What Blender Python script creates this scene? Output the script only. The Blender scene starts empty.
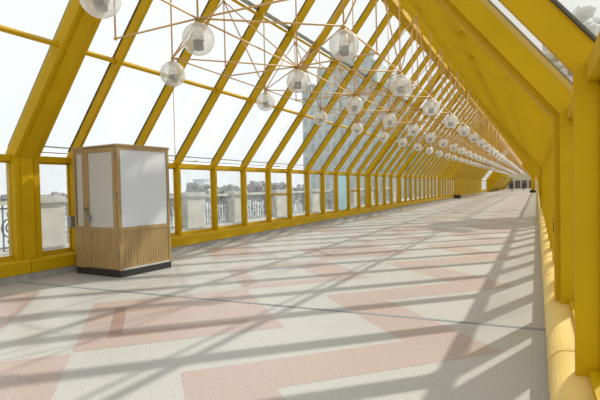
import bpy, math, random
from mathutils import Vector, Matrix
random.seed(7)
PI = math.pi
sc = bpy.context.scene
COL = sc.collection

# ---------------------------------------------------------------- camera
f_px, yaw, pit, rol = 469.64, 0.4671, -0.0260, -0.0224
cy, sy = math.cos(yaw), math.sin(yaw)
F = Vector((-sy*math.cos(pit), cy*math.cos(pit), math.sin(pit)))
R0 = Vector((cy, sy, 0)); U0 = R0.cross(F)
R = R0*math.cos(rol) + U0*math.sin(rol)
U = -R0*math.sin(rol) + U0*math.cos(rol)
cd = bpy.data.cameras.new('camera'); cam = bpy.data.objects.new('camera', cd); COL.objects.link(cam)
cd.sensor_width = 36; cd.lens = f_px/600*36; cd.clip_start = 0.02; cd.clip_end = 3000
M = Matrix((R, U, -F)).transposed().to_4x4(); M.translation = (0, 0, 1.6)
cam.matrix_world = M
sc.camera = cam

# ---------------------------------------------------------------- light
w = bpy.data.worlds.new('sky'); sc.world = w; w.use_nodes = True
nt = w.node_tree; bg = nt.nodes['Background']
tc = nt.nodes.new('ShaderNodeTexCoord'); sx = nt.nodes.new('ShaderNodeSeparateXYZ'); cr = nt.nodes.new('ShaderNodeValToRGB')
nt.links.new(tc.outputs['Generated'], sx.inputs[0]); nt.links.new(sx.outputs[2], cr.inputs[0]); nt.links.new(cr.outputs[0], bg.inputs[0])
cr.color_ramp.elements[0].color = (.97, .98, 1.0, 1); cr.color_ramp.elements[0].position = 0
cr.color_ramp.elements[1].color = (1, 1, 1, 1); cr.color_ramp.elements[1].position = .25
bg.inputs[1].default_value = 1.2
sd = bpy.data.lights.new('sun', 'SUN'); sd.energy = 5.9; sd.angle = math.radians(.9); sd.color = (1, .93, .82)
sun = bpy.data.objects.new('sun', sd); COL.objects.link(sun)
sun.rotation_euler = Vector((.455, 1.17, 1.0)).to_track_quat('Z', 'Y').to_euler(); sun.location = (10, 30, 30)
vs = sc.view_settings; vs.view_transform = 'Standard'; vs.look = 'None'; vs.gamma = 1; vs.use_curve_mapping = False
vs.exposure = -0.16
sc.cycles.transparent_max_bounces = 40
sc.cycles.max_bounces = 8
sc.cycles.diffuse_bounces = 5

# ---------------------------------------------------------------- materials
def mat(name, col, rough=.6, metal=0, var=.0, scale=6, bump=0, spec=.5):
    m = bpy.data.materials.new(name); m.use_nodes = True; t = m.node_tree; b = t.nodes['Principled BSDF']
    b.inputs['Roughness'].default_value = rough; b.inputs['Metallic'].default_value = metal
    b.inputs['Specular IOR Level'].default_value = spec
    c = (*col, 1)
    if var:
        n = t.nodes.new('ShaderNodeTexNoise'); n.inputs['Scale'].default_value = scale; n.inputs['Detail'].default_value = 5
        g = t.nodes.new('ShaderNodeTexCoord'); t.links.new(g.outputs['Object'], n.inputs['Vector'])
        r = t.nodes.new('ShaderNodeValToRGB'); r.color_ramp.elements[0].position = .3; r.color_ramp.elements[1].position = .7
        r.color_ramp.elements[0].color = (*[x*(1-var) for x in col], 1); r.color_ramp.elements[1].color = (*[min(1, x*(1+var)) for x in col], 1)
        t.links.new(n.outputs['Fac'], r.inputs[0]); t.links.new(r.outputs[0], b.inputs['Base Color'])
        if bump:
            q = t.nodes.new('ShaderNodeBump'); q.inputs['Strength'].default_value = bump; t.links.new(n.outputs['Fac'], q.inputs['Height']); t.links.new(q.outputs[0], b.inputs['Normal'])
    else:
        b.inputs['Base Color'].default_value = c
    return m
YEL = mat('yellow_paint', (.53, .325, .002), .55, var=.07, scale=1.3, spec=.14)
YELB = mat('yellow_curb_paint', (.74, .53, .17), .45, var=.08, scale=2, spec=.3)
YPAN = mat('yellow_panel', (.50, .31, .003), .7, var=.1, scale=1, spec=.1)
COP = mat('copper_rod', (.60, .36, .13), .5)
BRASS = mat('brass_cap', (.55, .36, .10), .35, .6)
LAMPG = mat('lamp_grey', (.07, .07, .07), .5)
LAMPW = mat('lamp_white', (.8, .78, .72), .5)
RUB = mat('rubber_gasket', (.02, .02, .018), .7)
GREYP = mat('grey_pipe', (.33, .35, .33), .5)
PLINTH = mat('plinth_stone', (.36, .35, .33), .8, var=.2, scale=9)
STONE = mat('pale_stone', (.60, .58, .53), .85, var=.14, scale=2.5)
STONE2 = mat('weathered_stone', (.50, .50, .48), .85, var=.18, scale=3)
IRON = mat('painted_iron', (.27, .29, .29), .6)  # iron lightened, haze over the railings is put into its colour
ASPH = mat('footway', (.36, .36, .36), .9, var=.1)
WATER = mat('river', (.42, .45, .47), .35)
BLACK = mat('black_base', (.02, .018, .018), .5)
DARK = mat('dark_cloth', (.03, .03, .05), .8)
SKIN = mat('skin', (.45, .28, .2), .6)
WHITE = mat('white_laminate', (.60, .625, .66), .45)
OFFW = mat('shaded_scuffed_white', (.50, .485, .455), .5)  # white booth panels with front-face shade painted in; scuffed strip shares the tone
STEEL = mat('grey_steel', (.28, .28, .27), .45, .4)
FARB = mat('hazy_facade', (.62, .66, .69), .9, var=.05, scale=.05)  # distance haze put into the wall colour
FARB2 = mat('hazy_brick', (.56, .55, .55), .9, var=.06, scale=.1)  # greyed likewise, haze is part of the colour
FART = mat('hazy_branches', (.31, .295, .29), .95, var=.2, scale=.5)  # far-bank trees, haze painted into the branch colour
TREEM = mat('pale_branches', (.66, .69, .69), .95, var=.2, scale=3)
END = mat('end_wall', (.62, .58, .45), .7)

def wood():
    m = mat('varnished_wood', (.46, .29, .10), .45); t = m.node_tree; b = t.nodes['Principled BSDF']
    g = t.nodes.new('ShaderNodeTexCoord'); mp = t.nodes.new('ShaderNodeMapping'); mp.inputs['Scale'].default_value = (22, 22, 1.2)
    n = t.nodes.new('ShaderNodeTexNoise'); n.inputs['Scale'].default_value = 1.6; n.inputs['Detail'].default_value = 6
    r = t.nodes.new('ShaderNodeValToRGB'); r.color_ramp.elements[0].color = (.285, .185, .068, 1); r.color_ramp.elements[1].color = (.40, .27, .11, 1)
    r.color_ramp.elements[0].position = .3; r.color_ramp.elements[1].position = .7
    t.links.new(g.outputs['Object'], mp.inputs[0]); t.links.new(mp.outputs[0], n.inputs[0]); t.links.new(n.outputs['Fac'], r.inputs[0]); t.links.new(r.outputs[0], b.inputs['Base Color'])
    return m
WOOD = wood()

def granite(name, col):
    """speckled granite; joints of the tiles run along the floor's diagonals"""
    m = bpy.data.materials.new(name); m.use_nodes = True; t = m.node_tree; b = t.nodes['Principled BSDF']; L = t.links
    b.inputs['Roughness'].default_value = .34; b.inputs['Specular IOR Level'].default_value = .5
    g = t.nodes.new('ShaderNodeTexCoord')
    n = t.nodes.new('ShaderNodeTexNoise'); n.inputs['Scale'].default_value = 85; n.inputs['Detail'].default_value = 3
    L.new(g.outputs['Object'], n.inputs[0])
    r = t.nodes.new('ShaderNodeValToRGB'); r.color_ramp.elements[0].position = .32; r.color_ramp.elements[1].position = .68
    r.color_ramp.elements[0].color = (*[c*.72 for c in col], 1); r.color_ramp.elements[1].color = (*[min(1, c*1.24) for c in col], 1)
    L.new(n.outputs['Fac'], r.inputs[0])
    n2 = t.nodes.new('ShaderNodeTexNoise'); n2.inputs['Scale'].default_value = .9; n2.inputs['Detail'].default_value = 4; L.new(g.outputs['Object'], n2.inputs[0])
    mul = t.nodes.new('ShaderNodeMix'); mul.data_type = 'RGBA'; mul.blend_type = 'MULTIPLY'; mul.inputs[0].default_value = 1
    r2 = t.nodes.new('ShaderNodeValToRGB'); r2.color_ramp.elements[0].color = (.88, .87, .86, 1); r2.color_ramp.elements[1].color = (1.0, 1, 1, 1)
    L.new(n2.outputs['Fac'], r2.inputs[0]); L.new(r.outputs[0], mul.inputs[6]); L.new(r2.outputs[0], mul.inputs[7])
    s = t.nodes.new('ShaderNodeSeparateXYZ'); L.new(g.outputs['Object'], s.inputs[0])
    def mth(op, a, bb):
        q = t.nodes.new('ShaderNodeMath'); q.operation = op
        for i, v in enumerate((a, bb)):
            if v is None: continue
            if isinstance(v, (int, float)): q.inputs[i].default_value = v
            else: L.new(v, q.inputs[i])
        return q.outputs[0]
    ssum = mth('ADD', s.outputs[0], s.outputs[1]); sdif = mth('SUBTRACT', s.outputs[1], s.outputs[0])
    ln = []
    for v, off, per in ((ssum, 101.325, .525), (sdif, 97.325, .525)):
        fr = mth('FRACT', mth('DIVIDE', mth('ADD', v, off), per), None)
        ln.append(mth('LESS_THAN', fr, .011))
    j = mth('MAXIMUM', *ln)
    mj = t.nodes.new('ShaderNodeMix'); mj.data_type = 'RGBA'; L.new(j, mj.inputs[0]); L.new(mul.outputs[2], mj.inputs[6]); mj.inputs[7].default_value = (*[c*.80 for c in col], 1)
    L.new(mj.outputs[2], b.inputs['Base Color'])
    return m
GRAN = granite('grey_granite', (.455, .45, .425))
PINK = granite('pink_granite', (.43, .34, .31))
ROSE = granite('rose_granite', (.34, .22, .185))

def glass(name, tint=(.96, .98, .98), refl=.06, haze=0.0, hcol=(.8, .85, .85), dirt=True):
    m = bpy.data.materials.new(name); m.use_nodes = True; t = m.node_tree; t.nodes.clear(); L = t.links
    o = t.nodes.new('ShaderNodeOutputMaterial'); tr = t.nodes.new('ShaderNodeBsdfTransparent'); tr.inputs[0].default_value = (*tint, 1)
    gl = t.nodes.new('ShaderNodeBsdfGlossy'); gl.inputs['Roughness'].default_value = .03
    mx = t.nodes.new('ShaderNodeMixShader'); fr = t.nodes.new('ShaderNodeLayerWeight'); fr.inputs[0].default_value = .5
    pw = t.nodes.new('ShaderNodeMath'); pw.operation = 'POWER'; pw.inputs[1].default_value = 5; L.new(fr.outputs['Facing'], pw.inputs[0])
    ma = t.nodes.new('ShaderNodeMath'); ma.operation = 'MULTIPLY_ADD'; ma.inputs[1].default_value = .45; ma.inputs[2].default_value = .02; L.new(pw.outputs[0], ma.inputs[0])
    L.new(ma.outputs[0], mx.inputs[0]); L.new(tr.outputs[0], mx.inputs[1]); L.new(gl.outputs[0], mx.inputs[2])
    df = t.nodes.new('ShaderNodeBsdfTranslucent'); df.inputs[0].default_value = (*hcol, 1)
    m2 = t.nodes.new('ShaderNodeMixShader')
    if dirt:
        n = t.nodes.new('ShaderNodeTexNoise'); n.inputs['Scale'].default_value = 1.1; n.inputs['Detail'].default_value = 6
        g = t.nodes.new('ShaderNodeTexCoord'); L.new(g.outputs['Object'], n.inputs[0])
        mr = t.nodes.new('ShaderNodeMapRange'); mr.inputs[1].default_value = .4; mr.inputs[2].default_value = .75; mr.inputs[3].default_value = haze; mr.inputs[4].default_value = haze + .16
        L.new(n.outputs['Fac'], mr.inputs[0]); L.new(mr.outputs[0], m2.inputs[0])
    else: m2.inputs[0].default_value = haze
    L.new(mx.outputs[0], m2.inputs[1]); L.new(df.outputs[0], m2.inputs[2]); L.new(m2.outputs[0], o.inputs[0])
    return m
GLASS = glass('window_glass', haze=.04)
GLASSR = glass('roof_glass', haze=.02, dirt=False)
REFLG = glass('painted_reflection_glass', (.8, .92, .94), haze=.55, hcol=(.68, .85, .88))  # clear pane with a pale blue light reflection painted into it
def globe_glass():
    m = bpy.data.materials.new('globe_glass'); m.use_nodes = True; t = m.node_tree; t.nodes.clear(); L = t.links
    o = t.nodes.new('ShaderNodeOutputMaterial'); tr = t.nodes.new('ShaderNodeBsdfTransparent'); tr.inputs[0].default_value = (.95, .95, .93, 1)
    tl = t.nodes.new('ShaderNodeBsdfTranslucent'); tl.inputs[0].default_value = (.92, .91, .88, 1)
    df = t.nodes.new('ShaderNodeBsdfDiffuse'); df.inputs[0].default_value = (.86, .85, .82, 1)
    gl = t.nodes.new('ShaderNodeBsdfGlossy'); gl.inputs['Roughness'].default_value = .08
    a = t.nodes.new('ShaderNodeMixShader'); a.inputs[0].default_value = .5; L.new(df.outputs[0], a.inputs[1]); L.new(tl.outputs[0], a.inputs[2])
    lw = t.nodes.new('ShaderNodeLayerWeight'); lw.inputs[0].default_value = .35
    mr = t.nodes.new('ShaderNodeMapRange'); mr.inputs[3].default_value = .27; mr.inputs[4].default_value = .85; L.new(lw.outputs['Facing'], mr.inputs[0])
    b = t.nodes.new('ShaderNodeMixShader'); L.new(mr.outputs[0], b.inputs[0]); L.new(tr.outputs[0], b.inputs[1]); L.new(a.outputs[0], b.inputs[2])
    c = t.nodes.new('ShaderNodeMixShader'); c.inputs[0].default_value = .07; L.new(b.outputs[0], c.inputs[1]); L.new(gl.outputs[0], c.inputs[2])
    L.new(c.outputs[0], o.inputs[0]); return m
GLOBE = globe_glass()

# ---------------------------------------------------------------- mesh helpers
class MB:
    def __init__(s): s.v = []; s.f = []; s.m = []; s.smooth = []
    def add(s, vs, fs, mi=0, sm=False):
        n = len(s.v); s.v += [tuple(x) for x in vs]; s.f += [tuple(i+n for i in q) for q in fs]; s.m += [mi]*len(fs); s.smooth += [sm]*len(fs); return s
    def box(s, x0, x1, y0, y1, z0, z1, mi=0):
        v = [(x, y, z) for x in (x0, x1) for y in (y0, y1) for z in (z0, z1)]
        return s.add(v, [(0, 1, 3, 2), (4, 6, 7, 5), (0, 4, 5, 1), (2, 3, 7, 6), (0, 2, 6, 4), (1, 5, 7, 3)], mi)
    def prism_y(s, poly, y0, y1, mi=0, sm=False):       # poly in (x,z)
        n = len(poly); v = [(x, y0, z) for x, z in poly] + [(x, y1, z) for x, z in poly]
        fs = [tuple(range(n)), tuple(range(2*n-1, n-1, -1))]
        s.add(v, fs, mi); k = len(s.v) - 2*n
        for i in range(n):
            j = (i+1) % n; s.f.append((k+i, k+n+i, k+n+j, k+j)); s.m.append(mi); s.smooth.append(sm)
        return s
    def tube(s, a, b, r, n=6, r2=None, mi=0):
        a = Vector(a); b = Vector(b); d = (b-a).normalized(); u = d.orthogonal().normalized(); w_ = d.cross(u); r2 = r if r2 is None else r2
        v = [a + (u*math.cos(2*PI*i/n) + w_*math.sin(2*PI*i/n))*r for i in range(n)] + [b + (u*math.cos(2*PI*i/n) + w_*math.sin(2*PI*i/n))*r2 for i in range(n)]
        fs = [tuple(range(n-1, -1, -1)), tuple(range(n, 2*n))]
        s.add(v, fs, mi); k = len(s.v) - 2*n
        for i in range(n):
            j = (i+1) % n; s.f.append((k+i, k+j, k+n+j, k+n+i)); s.m.append(mi); s.smooth.append(True)
        return s
    def ball(s, c, r, n=20, m=12, mi=0, sq=(1, 1, 1), jit=0):
        v = [(c[0], c[1], c[2]+r*sq[2])]
        for i in range(1, m):
            th = PI*i/m
            for j in range(n):
                ph = 2*PI*j/n; q = 1 + (random.uniform(-jit, jit) if jit else 0)
                v.append((c[0]+r*q*sq[0]*math.sin(th)*math.cos(ph), c[1]+r*q*sq[1]*math.sin(th)*math.sin(ph), c[2]+r*q*sq[2]*math.cos(th)))
        v.append((c[0], c[1], c[2]-r*sq[2])); fs = []
        for j in range(n):
            fs.append((0, 1+j, 1+(j+1) % n)); k = 1+(m-2)*n; fs.append((len(v)-1, k+(j+1) % n, k+j))
        for i in range(m-2):
            for j in range(n):
                a = 1+i*n+j; b = 1+i*n+(j+1) % n; fs.append((a, a+n, b+n, b))
        return s.add(v, fs, mi, True)
    def build(s, name, mats, parent=None, kind=None, label=None, cat=None, group=None):
        me = bpy.data.meshes.new(name); me.from_pydata(s.v, [], s.f)
        for m in (mats if isinstance(mats, (list, tuple)) else [mats]): me.materials.append(m)
        me.polygons.foreach_set('material_index', s.m); me.polygons.foreach_set('use_smooth', s.smooth); me.update()
        o = bpy.data.objects.new(name, me); COL.objects.link(o)
        if parent: o.parent = parent
        tag(o, label, cat, group, kind); return o
def tag(o, label=None, cat=None, group=None, kind=None):
    for k, v in (('label', label), ('category', cat), ('group', group), ('kind', kind)):
        if v: o[k] = v
def empty(name, loc=(0, 0, 0), label=None, cat=None, group=None, kind=None, rz=0):
    o = bpy.data.objects.new(name, None); COL.objects.link(o); o.location = loc; o.rotation_euler.z = rz; o.empty_display_size = .2
    tag(o, label, cat, group, kind); return o
def copy_tree(o, parent=None):
    c = o.copy(); COL.objects.link(c)
    if parent: c.parent = parent
    for ch in [x for x in ALLCH.get(o.name, [])]: copy_tree(ch, c)
    return c
ALLCH = {}
def reg(p):                       # remember children once, so copying never scans the scene
    ALLCH[p.name] = [o for o in COL.objects if o.parent == p]
    for c in ALLCH[p.name]: reg(c)

# ---------------------------------------------------------------- cross-section of the gallery
XC = -4.17; HW = 4.38; XL = XC-HW; XR = XC+HW; ZH = 2.28; TA = 1.27; ZR = ZH+HW*TA
AL = math.atan(TA); CA, SA = math.cos(AL), math.sin(AL)
D = .20
def section(i, o):
    """polygons (x,z) of left post and left rafter, between inward offset i and outward offset o"""
    def kink(d): return (XL-d, ZH + d*CA + (-d+d*SA)/CA*SA)
    def top(d): return (XC, ZR + d/CA)
    a, b = kink(i), kink(o)
    post = [(a[0], .12), a, b, (b[0], .12)]
    raft = [a, top(i), top(o), b]
    return post, raft
def mir(poly): return [(2*XC-x, z) for x, z in poly]
def rpt(side, t, off):            # point on roof slope: t metres up from kink, off outward
    x = XL + t*CA - off*SA; z = ZH + t*SA + off*CA
    return (x, z) if side < 0 else (2*XC-x, z)

# frames' places along the gallery
S = 1.603; Y0 = 8.22
ords = ['first', 'second', 'third', 'fourth', 'fifth', 'sixth', 'seventh', 'eighth', 'ninth', 'tenth', 'eleventh', 'twelfth', 'thirteenth', 'fourteenth', 'fifteenth', 'sixteenth', 'seventeenth', 'eighteenth', 'nineteenth', 'twentieth']
thin = [(.2, 'slim yellow steel roof frame nearest the viewer, mostly out of sight'), (1.78, 'slim yellow steel roof frame just before the nearest large yellow column'),
        (3.42, 'slim yellow steel roof frame whose right post is the largest near column')]
thin += [(Y0-S, 'slim yellow steel roof frame beside the grey box left of the booth'), (Y0, 'slim yellow steel roof frame hidden behind the wooden booth')]
for i in range(1, 11): thin.append((Y0+S*i, 'slim yellow steel roof frame, %s beyond the wooden booth' % ords[i-1]))
for k, i in enumerate((12, 13, 14)): thin.append((Y0+S*i, 'slim yellow steel roof frame, %s past the second wide frame' % ords[k]))
for k in range(8): thin.append((Y0+S*(16.4+k*1.0), 'slim yellow steel roof frame, %s past the third wide frame' % ords[k]))
portals = [(5.5, 'wide yellow portal frame left of the wooden booth'), (Y0+S*11, 'wide yellow portal frame, second along the gallery'), (Y0+S*15.2, 'wide yellow portal frame, third along the gallery'), (Y0+S*24.7, 'wide yellow portal frame, fourth along the gallery')]
y = Y0+S*26
while y < 150:
    if not 87.4 < y < 96.5: thin.append((y, 'slim yellow steel roof frame far down the gallery past the fourth wide frame'))
    y += S
YEND = 152

# ---------------------------------------------------------------- floor
fl = MB()
XF0, XF1 = XL-D-.05, XR+D+.05
fl.box(XF0, XF1, -3, YEND, -.3, 0, 0)
def clip(poly, ax, lim, sgn):
    out = []
    for i in range(len(poly)):
        a, b = poly[i], poly[(i+1) % len(poly)]; da, db = (a[ax]-lim)*sgn, (b[ax]-lim)*sgn
        if da <= 0: out.append(a)
        if (da < 0 < db) or (db < 0 < da):
            t = da/(da-db); out.append((a[0]+(b[0]-a[0])*t, a[1]+(b[1]-a[1])*t))
    return out
zl = [0]
def inlay(a0, a1, b0, b1, mi, z):
    poly = [((a-b)/2, (a+b)/2) for a, b in ((a0, b0), (a1, b0), (a1, b1), (a0, b1))]
    for ax, lim, sg in ((0, XF0, -1), (0, XF1, 1), (1, -3, -1), (1, YEND, 1)):
        poly = clip(poly, ax, lim, sg)
        if len(poly) < 3: return
    zl[0] += 1; z += .00001*zl[0]
    fl.add([(x, yy, z) for x, yy in poly], [tuple(range(len(poly)))], mi)
P = 3.15
for k in range(-3, 50):
    o = P*k; z = .0012 + (k % 2)*.0002
    # staircase band along the middle
    inlay(.35+o, 3.5+o, 5.1+o, 5.98+o, 1, z); inlay(3.5+o, 4.5+o, 5.1+o, 8.25+o, 1, z)
    # blocks along the left
    if k % 2 == 0:
        inlay(-1.05+o, 2.1+o, 7.3+o, 10.4+o, 1, z)
        inlay(-.62+o, -.41+o, 7.78+o, 9.8+o, 2, z+.0006); inlay(-.41+o, 1.6+o, 7.78+o, 7.98+o, 2, z+.0006)
    else:
        inlay(-1.05+o, -.62+o, 7.3+o, 10.4+o, 1, z); inlay(-.62+o, 2.1+o, 7.3+o, 7.75+o, 1, z)
        inlay(1.0+o, 2.1+o, 7.75+o, 10.4+o, 1, z); inlay(-.62+o, 1.0+o, 9.95+o, 10.4+o, 1, z)
    inlay(-4.2+o-P*0, -2.35+o, 9.1+o, 12.2+o, 1, z+.0003) if k % 2 == 0 else None
    inlay(4.1+o, 5.2+o, .2+o, 1.2+o, 1, z)
fl.build('floor', [GRAN, PINK, ROSE], kind='structure')
m = MB(); a = Vector((XL+.15, 5.27, .002)); b = Vector((XR-.12, 5.70, .002)); d_ = Vector((-.05, 1, 0)).normalized()*.032
m.add([a-d_, b-d_, b+d_, a+d_, *(v+Vector((0, 0, .003)) for v in (a-d_, b-d_, b+d_, a+d_))], [(0, 1, 2, 3), (4, 5, 6, 7), (0, 1, 5, 4), (1, 2, 6, 5), (2, 3, 7, 6), (3, 0, 4, 7)])
m.build('trim_6', mat('joint_metal', (.22, .24, .27), .5), kind='structure')      # expansion joint strip across the floor

# ---------------------------------------------------------------- base rails, header, purlins, ridge
def baseboard(name, side, material):
    mb = MB(); xi = XL if side < 0 else XR
    zb = .13 if side < 0 else .08
    prof = [(.14, zb), (.14, .26)] + [(.14-.12*(1-math.cos(q*PI/12)) - 0, .26+.12*math.sin(q*PI/12)) for q in range(1, 7)] + [(-.19, .38), (-.19, zb)]
    if side < 0: prof = [(.14, zb), (.14, .345), (.115, .375), (.02, .38), (-.19, .38), (-.19, zb)]
    lip = .006 if side > 0 else .001
    ys = [-2.5]
    yy = -2.5
    while yy < YEND-2: yy += S; ys.append(yy)
    for y0_, y1_ in zip(ys[:-1], ys[1:]):
        for (g0, g1, gr) in ((.006, -.05, 0.0), (None, None, 0)):
            if g0 is None: continue
            pl = [((xi + p*-side*1.0) if side > 0 else (xi+p), z) for p, z in prof]
            mb.prism_y(pl, y0_+.006, y1_-.006, 0, False)
            pl2 = [((xi - side*(p+(lip if p > 0 else 0))), z+(lip if z > .2 else 0)) for p, z in prof]
            mb.prism_y(pl2, y1_-.055, y1_-.02, 0, False)
    o = mb.build(name, material, kind='structure'); return o
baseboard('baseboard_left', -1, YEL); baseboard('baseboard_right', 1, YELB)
for nm, s_ in (('trim_1', -1), ('trim_2', 1)):
    mb = MB(); x0, x1 = sorted((XC+s_*(HW-.11), XC+s_*(HW+D))); mb.box(x0, x1, -2.5, YEND-1, 0.0, .13 if s_ < 0 else .08)
    mb.build(nm, PLINTH, kind='structure')
for nm, s_ in (('trim_3', -1), ('trim_4', 1)):      # header rail, sill rail and purlins of one side
    mb = MB(); x0, x1 = sorted((XC+s_*(HW+.07), XC+s_*(HW+D)))
    mb.box(x0, x1, -2.5, YEND-1, ZH-.07, ZH+.05)
    mb.box(x0, x1, -2.5, YEND-1, .38, .43)
    for t in (2.25, 4.36):
        pl = [rpt(s_, t-.03, .08), rpt(s_, t+.03, .08), rpt(s_, t+.03, D), rpt(s_, t-.03, D)]
        mb.prism_y(pl, -2.5, YEND-1)
    pl = [rpt(s_, 4.42, D+.03), rpt(s_, 4.52, D+.03), rpt(s_, 4.52, D+.10), rpt(s_, 4.42, D+.10)]
    mb.prism_y(pl, -2.5, YEND-1, 1)
    if s_ > 0: pl = [rpt(s_, 2.50, D+.03), rpt(s_, 2.54, D+.03), rpt(s_, 2.54, D+.07), rpt(s_, 2.50, D+.07)]; mb.prism_y(pl, -2.5, YEND-1, 1)
    mb.build(nm, [YEL, GREYP], kind='structure')
mb = MB(); mb.prism_y([(XC-.10, ZR-.36), (XC+.10, ZR-.36), (XC+.10, ZR-.1), (XC, ZR+.0), (XC-.10, ZR-.1)], -2.5, YEND-1)
mb.prism_y([(XC-.16, ZR-.40), (XC+.16, ZR-.40), (XC+.16, ZR-.36), (XC-.16, ZR-.36)], -2.5, YEND-1)
mb.build('trim_5', YEL, kind='structure')

# ---------------------------------------------------------------- roof frames
W = .075
root = empty('roof_frame', (0, 0, 0), cat='roof frame', group='slim yellow steel roof frames')
po, ra = section(0, D)
def off(poly): return poly
for s_ in (-1, 1):
    q = (lambda p: p) if s_ < 0 else mir
    MB().prism_y(q([(x, max(z, .38)) for x, z in po]), -W/2, W/2).build('post', YEL, root)
    # rafter: box with a slimmer outer glazing flange
    mb = MB(); mb.prism_y(q(ra), -W/2, W/2); mb.build('rafter', YEL, root)
reg(root)
for k, (yy, lb) in enumerate(thin):
    o = root if k == 0 else copy_tree(root)
    o.location.y = yy; o['label'] = lb
pr = empty('portal_frame', (0, 0, 0), cat='portal frame', group='wide yellow portal frames')
for s_ in (-1, 1):
    q = (lambda p: p) if s_ < 0 else mir
    p1, r1 = section(0, D+.05); p2, r2 = section(-.05, D+.05); p3, r3 = section(.10, D+.05)
    for nm, A, B, C_ in (('post', p1, p2, p3), ('rafter', r1, r2, r3)):
        if nm == 'post': A = [(x, max(z, .38)) for x, z in A]; B = [(x, max(z, .38)) for x, z in B]; C_ = [(x, max(z, .38)) for x, z in C_]
        mb = MB(); mb.prism_y(q(A), -.15, -.05); mb.prism_y(q(B), -.05, .18); mb.prism_y(q(C_), .18, .22); mb.prism_y(q(A), .22, .34); mb.build(nm, YEL, pr)
reg(pr)
for k, (yy, lb) in enumerate(portals):
    o = pr if k == 0 else copy_tree(pr)
    o.location.y = yy; o['label'] = lb

# ---------------------------------------------------------------- windows (side pane, roof pane, gasket)
near = sorted([t[0] for t in thin if t[0] < 54.6] + [p[0] for p in portals])
near = [-1.1] + near + [54.6]
isport = {round(p[0], 3) for p in portals}
n = 0
def pane(poly, th=.012):          # poly 4 corners 3D, outward normal thickness
    a, b, c, d = [Vector(p) for p in poly]; nn = (b-a).cross(d-a).normalized()*th
    v = [a, b, c, d, a+nn, b+nn, c+nn, d+nn]
    return v, [(0, 1, 2, 3), (7, 6, 5, 4), (0, 4, 5, 1), (1, 5, 6, 2), (2, 6, 7, 3), (3, 7, 4, 0)]
for s_ in (-1, 1):
    xg = XC+s_*(HW+.155)
    spans = list(zip(near[:-1], near[1:])) + [(57.2, YEND-2)]
    for y0_, y1_ in spans:
        a0 = y0_ + (.34 if round(y0_, 3) in isport else W/2); a1 = y1_ - (.13 if round(y1_, 3) in isport else W/2)
        if a1-a0 < .1: continue
        n += 1
        win = MB()
        # slim sash along the side opening, dark gasket along the rafters
        for (u0, u1, z0, z1) in ((a0, a0+.03, .43, ZH-.07), (a1-.03, a1, .43, ZH-.07), (a0, a1, .43, .46), (a0, a1, ZH-.10, ZH-.07)):
            win.box(xg-.02, xg+.02, u0, u1, z0, z1, 1)
        if n in (11, 16) and s_ < 0: win.box(xg-.025, xg+.025, a0, a1, 1.34, 1.40, 1)
        for (u0, u1, ye) in ((a0, a0+.016, y0_), (a1-.016, a1, y1_)):
            e = .05 if round(ye, 3) in isport else 0; lo_, hi_ = D-.012-e*.2+e, D+.012+e*1.2
            win.prism_y([rpt(s_, .05, lo_), rpt(s_, 7.0, lo_), rpt(s_, 7.0, hi_), rpt(s_, .05, hi_)], u0, u1, 0)
        o = win.build('window_%d' % n, [RUB, YEL], kind='structure')
        g = MB(); g.add(*pane([(xg, a0+.02, .45), (xg, a1-.02, .45), (xg, a1-.02, ZH-.08), (xg, a0+.02, ZH-.08)], .008))
        g.build('side_pane', REFLG if (s_ < 0 and n == 15) else GLASS, o)  # one left pane carries the painted reflection
        p0 = rpt(s_, .06, D-.01); p1_ = rpt(s_, 6.95, D-.01)
        g = MB(); g.add(*pane([(p0[0], a0+.01, p0[1]), (p0[0], a1-.01, p0[1]), (p1_[0], a1-.01, p1_[1]), (p1_[0], a0+.01, p1_[1])], .008))
        g.build('roof_pane', GLASSR, o)

# ---------------------------------------------------------------- far part of the gallery
mb = MB()     # closed yellow side wall past the first glazed stretch
yy = 57.4
while yy < 86.5:
    mb.box(XL-.02, XL+.05, yy, min(yy+1.0, 87)-.02, .1, ZH)
    yy += 1.0
yy = 54.8
while yy < 87:
    q = [rpt(-1, 0, -.02), rpt(-1, 3.6, -.02), rpt(-1, 3.6, .05), rpt(-1, 0, .05)]
    mb.prism_y(q, yy, min(yy+1.0, 87)-.02); yy += 1.0
mb.build('wall_left', YPAN, kind='structure')
for k, (y0_, y1_) in enumerate(((97, 128), (134, 150))):     # leaning panels of the far stairways
    mb = MB(); n_ = int((y1_-y0_)/2)
    for i in range(n_):
        a0 = y0_+(y1_-y0_)*i/n_; a1 = y0_+(y1_-y0_)*(i+1)/n_-.03
        mb.prism_y([(XL+.2, .02), (XL+2.6, .02+2.4*TA), (XL+2.5, .10+2.4*TA), (XL+.1, .10)], a0, a1)
    mb.build('leaning_panel', YPAN, label=['leaning yellow boarded panel on the left, nearer of two at the far end', 'leaning yellow boarded panel on the left, farther of two at the far end'][k], cat='panel', group='leaning yellow panels at the far end')
MB().box(XF0, XF1, YEND-.6, YEND-.3, 0, ZR).build('wall_end', END, kind='structure')
mb = MB()
for x_ in (-7.4, -5.6, -3.8, -2.0): mb.box(x_, x_+1.3, YEND-.66, YEND-.61, .05, 2.3)
mb.build('door_1', mat('dark_glass_door', (.12, .13, .13), .2), kind='structure')
for x_, y_, lb in ((XL+.35, 56.2, 'black footing block at the left side, before the closed yellow wall'), (-.55, 84, 'black footing block under the far right yellow column')):
    mb = MB(); mb.box(x_-.45, x_+.45, y_-.5, y_+.5, .002, .33); mb.box(x_-.38, x_+.38, y_-.42, y_+.42, .33, .40); mb.build('footing_block', BLACK, label=lb, cat='block')
cl = empty('leaning_column', (-.5, 84, .4), 'thick yellow column on the far right, leaning up to the roof', 'column')
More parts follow.
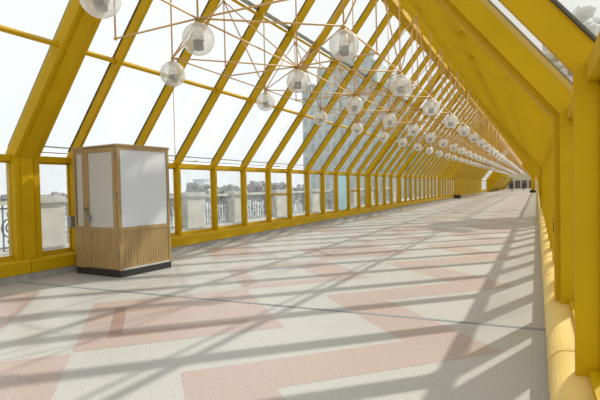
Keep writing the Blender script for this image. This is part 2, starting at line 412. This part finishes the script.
MB().prism_y([(-.3, 0), (.3, 0), (.3, 2.2), (-.3, 2.0)], -.25, .25).build('shaft', YEL, cl)
MB().prism_y([(-.3, 2.0), (.3, 2.2), (-1.3, 4.3), (-1.7, 4.1)], -.25, .25).build('strut', YEL, cl)

# ---------------------------------------------------------------- pipes outside the left header
mb = MB()
mb.tube((XL-.42, 6.0, ZH+.28), (XL-.42, 54, ZH+.28), .016); mb.tube((XL-.42, 6.0, ZH+.16), (XL-.42, 54, ZH+.16), .012)
mb.tube((XL-.42, 4.9, ZH+.22), (XL-.42, 3.0, ZH+.30), .016); mb.tube((XL-.42, 4.9, ZH+.22), (XL-.42, 5.05, ZH+.1), .016)
yb = 6.0
while yb < 54: mb.box(XL-.43, XL-.19, yb, yb+.03, ZH+.14, ZH+.17); yb += 3*S
mb.build('cable_conduit', GREYP, label='thin grey cable conduits running outside the glass above the left header', cat='conduit')

# ---------------------------------------------------------------- lamp lattice and globes
ZN = 3.95
XA, XB, XCc = -2.5, -4.13, -5.75
yA = 6.5; PY = 3.2
rods = []
NB = 40
def g_y(k): return yA+PY*k            # rows A and C
def b_y(k): return 8.2+PY*k           # row B
def zroof(x): return ZH+(HW-abs(x-XC))*TA
nodes = []
for k in range(-1, NB):
    y0_, yb, y1_ = g_y(k), b_y(k), g_y(k+1); ym = (y0_+y1_)/2
    if k < 0:      # near end of the lattice
        for X in (XA, XCc):
            rods += [((X, 5.24, ZN), (XB, 5.2, ZN)), ((X, 5.24, ZN), (X, 5.24, zroof(X)-.02)), ((X, y1_, ZN), (XB, 5.2, ZN))]
            nodes.append((X, 5.24, ZN))
        rods += [((XB, 5.2, ZN), (XB, 5.2, ZR-.42)), ((XB, 5.2, ZN), (XB, 8.2, ZN)), ((XB, 3.65, ZN+.04), (XB, 3.65, ZR-.42)), ((XB, 3.65, ZN+.04), (XB, 5.2, ZN))]
        continue
    for X in (XA, XCc):
        if k >= 0:
            rods.append(((X, y0_, ZN), (X, y0_, zroof(X)-.06)))
        rods += [((X, y0_, ZN), (X, ym, ZN)), ((X, ym, ZN), (X, y1_, ZN))]
        zt = 5.5 if X == XCc else 5.6
        rods.append(((X, ym, ZN), (X, ym, zroof(X)-.06)))
        rods.append(((X, ym, zt), (X, y0_, ZN))); rods.append(((X, ym, zt), (X, y1_, ZN)))
        rods.append(((X, ym, zt), (XB, yb, ZN)))
        rods.append(((X, ym, ZN), (XB, yb, ZN)))
        rods.append(((X, y0_, ZN), (XB, yb, ZN))); rods.append(((X, y1_, ZN), (XB, yb, ZN)))
        nodes += [(X, y0_, ZN), (X, ym, ZN), (X, ym, zt)]
    rods.append(((XB, yb, ZN), (XB, yb, ZR-.40)))
    rods.append(((XB, yb, ZN), (XB, yb+PY, ZN)))
    nodes.append((XB, yb, ZN))
rods = [r for r in rods if r[0][1] < 135]
rods.sort(key=lambda r: (Vector(r[0])+Vector(r[1])).length_squared if False else (r[0][1]+r[1][1]))
lat = empty('lamp_lattice', (XB, yA, ZN), 'copper-coloured rod lattice hanging under the roof and carrying the globe lamps', 'lattice')
LO = Vector(lat.location)
vis = [r for r in rods if (r[0][1]+r[1][1])/2 > 3.2]
for a, b in vis[:97]:
    MB().tube(Vector(a)-LO, Vector(b)-LO, .014, 6).build('rod', COP, lat)
mb = MB()
for a, b in vis[97:]: mb.tube(Vector(a)-LO, Vector(b)-LO, .013 if a[1] < 40 else .016, 5 if a[1] < 40 else 3)
mb.build('distant_rods', COP, lat, kind='stuff')
mb = MB()
for c_ in nodes:
    if 3.0 < c_[1] < 60: mb.ball(Vector(c_)-LO, .03, 8, 6)
mb.build('node_balls', COP, lat, kind='stuff')
cord = MB().tube((XCc, yA, ZN-.55), (XCc, yA, 2.2), .007, 5).build('hanging_cord', COP, label='thin cord hanging straight down from the globe lamp above the booth', cat='cord')

RG = .22
gl = empty('globe_lamp', (0, 0, 0), cat='lamp', group='glass globe lamps hanging in three rows')
MB().ball((0, 0, -.27), RG, 28, 18).build('globe', GLOBE, gl)
mb = MB(); mb.tube((0, 0, -.02), (0, 0, -.07), .028, 12, .06); mb.tube((0, 0, -.07), (0, 0, -.085), .075, 14, .075)
mb.build('cap', BRASS, gl)
MB().tube((0, 0, -.085), (0, 0, -.29), .045, 12, .085).build('reflector', LAMPW, gl)
MB().tube((0, 0, -.29), (0, 0, -.41), .068, 14, .072).build('lamp_holder', LAMPG, gl)
reg(gl)
simple = None
first = True
rows = [(XCc, [g_y(k) for k in range(0, NB)], 'left row'), (XB, [3.65, 5.2] + [b_y(k) for k in range(0, NB-1)], 'middle row'), (XA, [g_y(k) for k in range(0, NB)], 'right row')]
for X, ysl, rn in rows:
    for k, yy in enumerate(ysl):
        if yy > 118: continue
        o = gl if first else copy_tree(gl); first = False
        o.location = (X-(.08 if yy == 3.65 else 0), yy, ZN-.012+(.05 if yy == 3.65 else 0))
        o['label'] = ('clear glass globe lamp, %s of the %s counted from the viewer' % (ords[k], rn)) if k < 12 else 'small distant glass globe lamp far along the %s' % rn

# ---------------------------------------------------------------- wooden booth
bx0, by0 = -6.90, 6.24
bo = empty('wooden_booth', (bx0, by0, 0), 'wooden booth with white upper panels standing by the left windows', 'booth', rz=math.radians(-3.5))
BW, BD, BH = 1.31, 1.26, 2.49          # extends to -x and +y from its near corner
sk = MB(); sk.box(-BW, 0, 0, BD, .0015, .13); sk.build('skirting', BLACK, bo)
body = MB(); body.box(-BW+.02, -.02, .02, BD-.02, .13, BH-.03); body.build('body', WOOD, bo)
MB().box(-BW-.015, .02, -.02, BD+.02, BH-.035, BH).build('roof_board', WOOD, bo)
for (x0, x1, y0_, y1_) in ((-.055, .005, -.005, .055), (-BW-.005, -BW+.055, -.005, .055), (-.055, .005, BD-.055, BD+.005), (-BW-.005, -BW+.055, BD-.055, BD+.005)):
    MB().box(x0, x1, y0_, y1_, .13, BH-.035).build('corner_post', WOOD, bo)
ZP = .88
# right-hand face (towards +x): white panel over tongue-and-groove boards
MB().box(-.021, -.008, .065, BD-.065, ZP+.05, BH-.10).build('white_panel', WHITE, bo)
for z0_, z1_ in ((ZP-.02, ZP+.05), (BH-.10, BH-.035), (.165, .20)): MB().box(-.02, .006, .055, BD-.055, z0_, z1_).build('rail', WOOD, bo)
MB().box(-.02, .008, .055, BD-.055, .13, .165).build('scuffed_strip', OFFW, bo, label='scuffed white strip along the foot')
bd = MB(); k = 17
for i in range(k):
    a0 = .055+(BD-.11)*i/k; bd.box(-.02, -.004, a0+.003, a0+(BD-.11)/k-.003, .20, ZP-.02)
bd.build('boarding', WOOD, bo)
# front face (towards the viewer): narrow side light and door
MB().box(-BW+.10, -BW+.28, -.001, .019, ZP+.06, BH-.13).build('side_light', OFFW, bo)
rl = MB(); rl.box(-BW+.055, -BW+.33, -.004, .02, BH-.13, BH-.035); rl.box(-BW+.055, -BW+.33, -.004, .02, .13, ZP+.06)
rl.box(-BW+.27, -BW+.34, -.004, .02, ZP, BH-.1); rl.build('front_frame', WOOD, bo)
dr = MB(); x0, x1 = -BW+.345, -.06
dr.box(x0, x0+.13, -.012, .02, .16, BH-.05); dr.box(x1-.09, x1, -.012, .02, .16, BH-.05)
dr.box(x0+.13, x1-.09, -.012, .02, BH-.14, BH-.05); dr.box(x0+.13, x1-.09, -.012, .02, ZP-.03, ZP+.05); dr.box(x0+.13, x1-.09, -.012, .02, .16, .24)
for i in range(8):
    a0 = x0+.13+(x1-x0-.22)*i/8; dr.box(a0+.003, a0+(x1-x0-.22)/8-.003, -.004, .02, .24, ZP-.03)
door = dr.build('booth_door', WOOD, bo)
MB().box(x0+.13, x1-.09, -.004, .019, ZP+.05, BH-.14).build('door_panel', OFFW, door)
MB().box(x0+.03, x0+.07, -.03, -.012, 1.05, 1.32).build('lock_plate', STEEL, door)
mb = MB(); mb.tube((x0+.05, -.012, 1.12), (x0+.05, -.06, 1.12), .012); mb.tube((x0+.05, -.055, 1.12), (x0+.16, -.055, 1.11), .011); mb.box(x0+.10, x0+.17, -.07, -.03, 1.04, 1.17); mb.build('door_handle', STEEL, door)
MB().tube((x0+.04, -.012, 1.28), (x0+.04, -.03, 1.28), .028, 12).build('keyhole', BLACK, door)
for z_ in (.42, 1.55, 2.27): MB().tube((-.058, -.02, z_-.05), (-.058, -.02, z_+.05), .014, 8).build('hinge', STEEL, door)

# grey box on the post left of the booth
eb = MB(); eb.box(XL+.0, XL+.09, Y0-S-.20, Y0-S+.04, .90, 1.12); eb.box(XL+.09, XL+.10, Y0-S-.18, Y0-S+.02, .92, 1.10); o = eb.build('junction_box', STEEL, label='small grey metal junction box fixed on the yellow post left of the booth', cat='box')
mb = MB(); mb.tube((XR+.01, 6.54, 1.07), (XR-.025, 6.54, 1.07), .009); mb.tube((XR-.025, 6.54, .98), (XR-.025, 6.54, 1.16), .009, 8)
mb.build('window_handle', BLACK, label='small dark handle on the right-hand yellow posts', cat='handle')

# ---------------------------------------------------------------- people at the far end
def person(x, y, h, shirt, label, ph):
    root_ = empty('person', (x, y, 0), label, 'person'); s = h/1.75
    me = bpy.data.meshes.new('body')
    v = [(0, 0, .95), (0, 0, 1.2), (0, 0, 1.42), (0, 0, 1.52), (0, 0, 1.62), (0, 0, 1.70),
         (.10, 0, .90), (.11, ph*.12, .50), (.11, ph*.22, .08), (.11, ph*.22-.14, .04), (-.10, 0, .90), (-.11, -ph*.12, .50), (-.11, -ph*.22, .08), (-.11, -ph*.22-.14, .04),
         (.19, 0, 1.40), (.25, -.04, 1.13), (.26, -.12, .88), (.26, -.15, .80), (-.19, 0, 1.40), (-.25, .04, 1.13), (-.26, -.02, .88), (-.26, -.05, .80)]
    e = [(0, 1), (1, 2), (2, 3), (3, 4), (4, 5), (0, 6), (6, 7), (7, 8), (8, 9), (0, 10), (10, 11), (11, 12), (12, 13), (2, 14), (14, 15), (15, 16), (16, 17), (2, 18), (18, 19), (19, 20), (20, 21)]
    rad = [.15, .14, .15, .06, .10, .08, .09, .065, .045, .04, .09, .065, .045, .04, .06, .045, .035, .03, .06, .045, .035, .03]
    me.from_pydata([tuple(c*s for c in p) for p in v], e, []); me.materials.append(shirt)
    o = bpy.data.objects.new('body', me); COL.objects.link(o); o.parent = root_
    o.modifiers.new('skin', 'SKIN'); sub = o.modifiers.new('sub', 'SUBSURF'); sub.levels = 1; sub.render_levels = 1
    for i, r in enumerate(rad): me.skin_vertices[0].data[i].radius = (r*s, r*s*.8)
    me.skin_vertices[0].data[0].use_root = True
    MB().ball((0, .02, 1.69*s), .105*s, 12, 8, sq=(.9, 1, .8)).build('hair', DARK, root_)
    fc = MB(); fc.ball((0, -.055, 1.62*s), .075*s, 12, 8, sq=(.9, .8, 1.2)); fc.ball((0, -.125, 1.62*s), .016*s, 6, 4); fc.build('face', SKIN, root_)
person(-4.3, 100, 1.75, DARK, 'person in dark clothes walking at the far end of the gallery, left one', 1)
person(-2.3, 103, 1.8, mat('navy_cloth', (.03, .04, .10), .8), 'person in dark blue clothes walking at the far end, right one', -1)

# ---------------------------------------------------------------- outside: footway, parapet, river, town
MB().box(-14.2, XL-D-.02, -4, 200, -.6, -.02).build('footway', ASPH, kind='structure')
MB().box(XR+D+.02, 6, -4, 200, -.6, -.02).build('footway', ASPH, kind='structure')
MB().box(-900, 900, -300, 1600, -9.5, -9).build('river', WATER, kind='structure')
XP = -10.6
mb = MB(); mb.box(XP-.18, XP+.2, -2, 70, -.02, .32); mb.build('parapet_base', STONE, label='low stone base wall of the bridge parapet outside the left windows', cat='wall')
py = [4.1, 7.25, 10.05, 12.7, 15.4, 18.7, 22.4, 25.5, 28.6, 31.7, 34.8, 37.9]
pil = empty('parapet_pillar', cat='pillar', group='stone parapet pillars outside the left windows')
MB().box(-.20, .24, -.45, .45, .32, 1.38).build('shaft', STONE, pil)
mb = MB(); mb.box(-.25, .30, -.51, .51, 1.38, 1.46); mb.box(-.22, .26, -.47, .47, 1.46, 1.53); mb.build('cap', STONE2, pil); reg(pil)
rail = empty('iron_railing', cat='railing', group='ornate iron railings between the parapet pillars')
L = 2.2
mb = MB(); mb.box(-.07, .09, -L/2, L/2, 1.36, 1.44); mb.build('top_rail', STONE, rail)
mb = MB(); mb.box(-.03, .03, -L/2, L/2, 1.26, 1.30); mb.box(-.03, .03, -L/2, L/2, .38, .42)
for i in range(12):
    u = -L/2+L*(i+.5)/12; mb.box(-.015, .015, u-.012, u+.012, .32, 1.36)
for i in range(4):
    for zc, rr in ((.84, .22), (.84, .12), (1.14, .08), (.54, .08)):
        cc = Vector((0, -L/2+L*(i+.5)/4, zc))
        for q in range(14):
            t0, t1 = 2*PI*q/14, 2*PI*(q+1)/14
            mb.tube(cc+Vector((0, math.cos(t0)*rr, math.sin(t0)*rr)), cc+Vector((0, math.cos(t1)*rr, math.sin(t1)*rr)), .018, 4)
mb.build('scrollwork', IRON, rail); reg(rail)
fst = [1, 1]
for k, yy in enumerate(py):
    o = pil if k == 0 else copy_tree(pil); o.location = (XP, yy, 0); o['label'] = 'pale stone parapet pillar with cap outside the left windows, %s from the viewer' % ords[k]
    if k < len(py)-1:
        o = rail if k == 0 else copy_tree(rail); gap = py[k+1]-yy-.9; o.location = (XP, (yy+py[k+1])/2, 0); o.scale.y = gap/L
        o['label'] = 'ornate iron railing outside the left windows, %s panel from the viewer' % ords[k]

def block(name, x, y, wx, wy, z1, m_, label, top=None):
    r_ = empty(name, (x, y, -9), label, 'building')
    MB().box(-wx/2, wx/2, -wy/2, wy/2, 0, z1+9).build('walls', m_, r_)
    MB().box(-wx/2-.4, wx/2+.4, -wy/2-.4, wy/2+.4, z1+9, z1+9.6).build('roof', FARB2, r_)
    wn = MB(); nf = int((z1+8)/3.4)
    for i in range(nf):
        wn.box(-wx/2+1, wx/2-1, -wy/2-.06, -wy/2-.01, 2+i*3.4, 3.4+i*3.4)
    wn.build('window_bands', WINB, r_); return r_
WINB = mat('hazy_windows', (.42, .46, .49), .5)  # far window bands paled with painted haze
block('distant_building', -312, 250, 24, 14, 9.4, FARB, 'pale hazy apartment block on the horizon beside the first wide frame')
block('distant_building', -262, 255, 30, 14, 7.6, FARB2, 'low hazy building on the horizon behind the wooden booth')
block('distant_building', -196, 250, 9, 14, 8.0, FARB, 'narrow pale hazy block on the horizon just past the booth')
# big stepped grey building seen through the roof glass
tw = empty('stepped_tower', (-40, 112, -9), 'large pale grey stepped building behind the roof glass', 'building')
def facade():
    m_ = mat('tower_facade', (.42, .45, .44), .9); t = m_.node_tree; b = t.nodes['Principled BSDF']  # facade and window tones paled, haze lies in the colours
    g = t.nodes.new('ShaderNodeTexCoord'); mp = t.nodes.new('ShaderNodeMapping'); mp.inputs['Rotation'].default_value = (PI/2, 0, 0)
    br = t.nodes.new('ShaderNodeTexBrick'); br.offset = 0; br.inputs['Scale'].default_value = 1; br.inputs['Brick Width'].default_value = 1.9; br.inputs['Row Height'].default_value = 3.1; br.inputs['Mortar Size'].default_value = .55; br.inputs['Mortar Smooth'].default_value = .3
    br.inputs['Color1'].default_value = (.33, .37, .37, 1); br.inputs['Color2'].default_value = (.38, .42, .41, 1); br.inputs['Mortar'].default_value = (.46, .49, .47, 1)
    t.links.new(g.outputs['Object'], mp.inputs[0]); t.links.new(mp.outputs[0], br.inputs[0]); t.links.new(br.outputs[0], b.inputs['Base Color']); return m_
FAC = facade()
MB().box(-11.3, 14, -8, 8, 0, 34).build('lower_block', FAC, tw)
MB().box(-7.6, 7.5, -7, 7, 34, 39.5).build('upper_block', FAC, tw)
mb = MB(); mb.box(-5, 1.5, -5, 5, 39.5, 42.5); mb.tube((-1.8, 0, 42.5), (-1.8, 0, 45), 2.2, 12, .6); mb.build('crown', FAC, tw)
mb = MB(); mb.tube((4.6, -4, 39.5), (4.6, -4, 41.5), 1.3, 12); mb.ball((4.6, -4, 42), 1.5, 12, 8); mb.build('turret', FAC, tw)
mb = MB()
for x_ in (-10.6, 13.3): mb.box(x_-.7, x_+.7, -8.6, -6.6, 34, 36)
for x_ in (-9.4, -8.2, 9.5, 11): mb.box(x_-.35, x_+.35, -8.1, -7.3, 34, 35.6)
mb.build('parapet_posts', FAC, tw)
MB().box(14, 22, -6, 6, 0, 22).build('side_wing', FAC, tw)

def tree(x, y, z, h, r, m_, label, group=None, n_=70, lo=.4, name='distant_tree', br=(.10, .19), tr=.05):
    t_ = empty(name, (x, y, z), label, 'tree', group)
    mb = MB(); mb.tube((0, 0, 0), (0, 0, h*.62), r*tr*1.6, 7, r*tr)
    pts = []
    for i in range(n_):
        th = random.uniform(0, 2*PI); q = r*.8*math.sqrt(random.random()); zz = h-r*.3 - random.random()*(h*(1-lo)-r*.3)
        pts.append((q*math.cos(th), q*math.sin(th), zz))
    for p in pts[::3]: mb.tube((0, 0, h*.4), p, r*tr*.5, 4, r*tr*.15)
    mb.build('trunk', BARK, t_)
    mb = MB()
    for p in pts: mb.ball(p, r*random.uniform(*br), 9, 6, jit=.3)
    mb.build('crown', m_, t_); return t_
BARK = mat('bark', (.16, .14, .12), .9)
random.seed(3)
for i in range(30):
    u = i/29; x = -305+u*262; y = (182 if i % 2 else 212)-u*26
    hz = 11.4+random.uniform(-1.0, 1.5)+(2.5 if u > .62 else 0)
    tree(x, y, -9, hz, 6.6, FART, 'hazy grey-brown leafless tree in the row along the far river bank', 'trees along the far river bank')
tree(2.3, 30.3, -.02, 11.2, 2.3, TREEM, 'pale tree outside the upper right roof glass, above the nearest yellow column', n_=130, lo=.62, name='street_tree', br=(.09, .19), tr=.05)
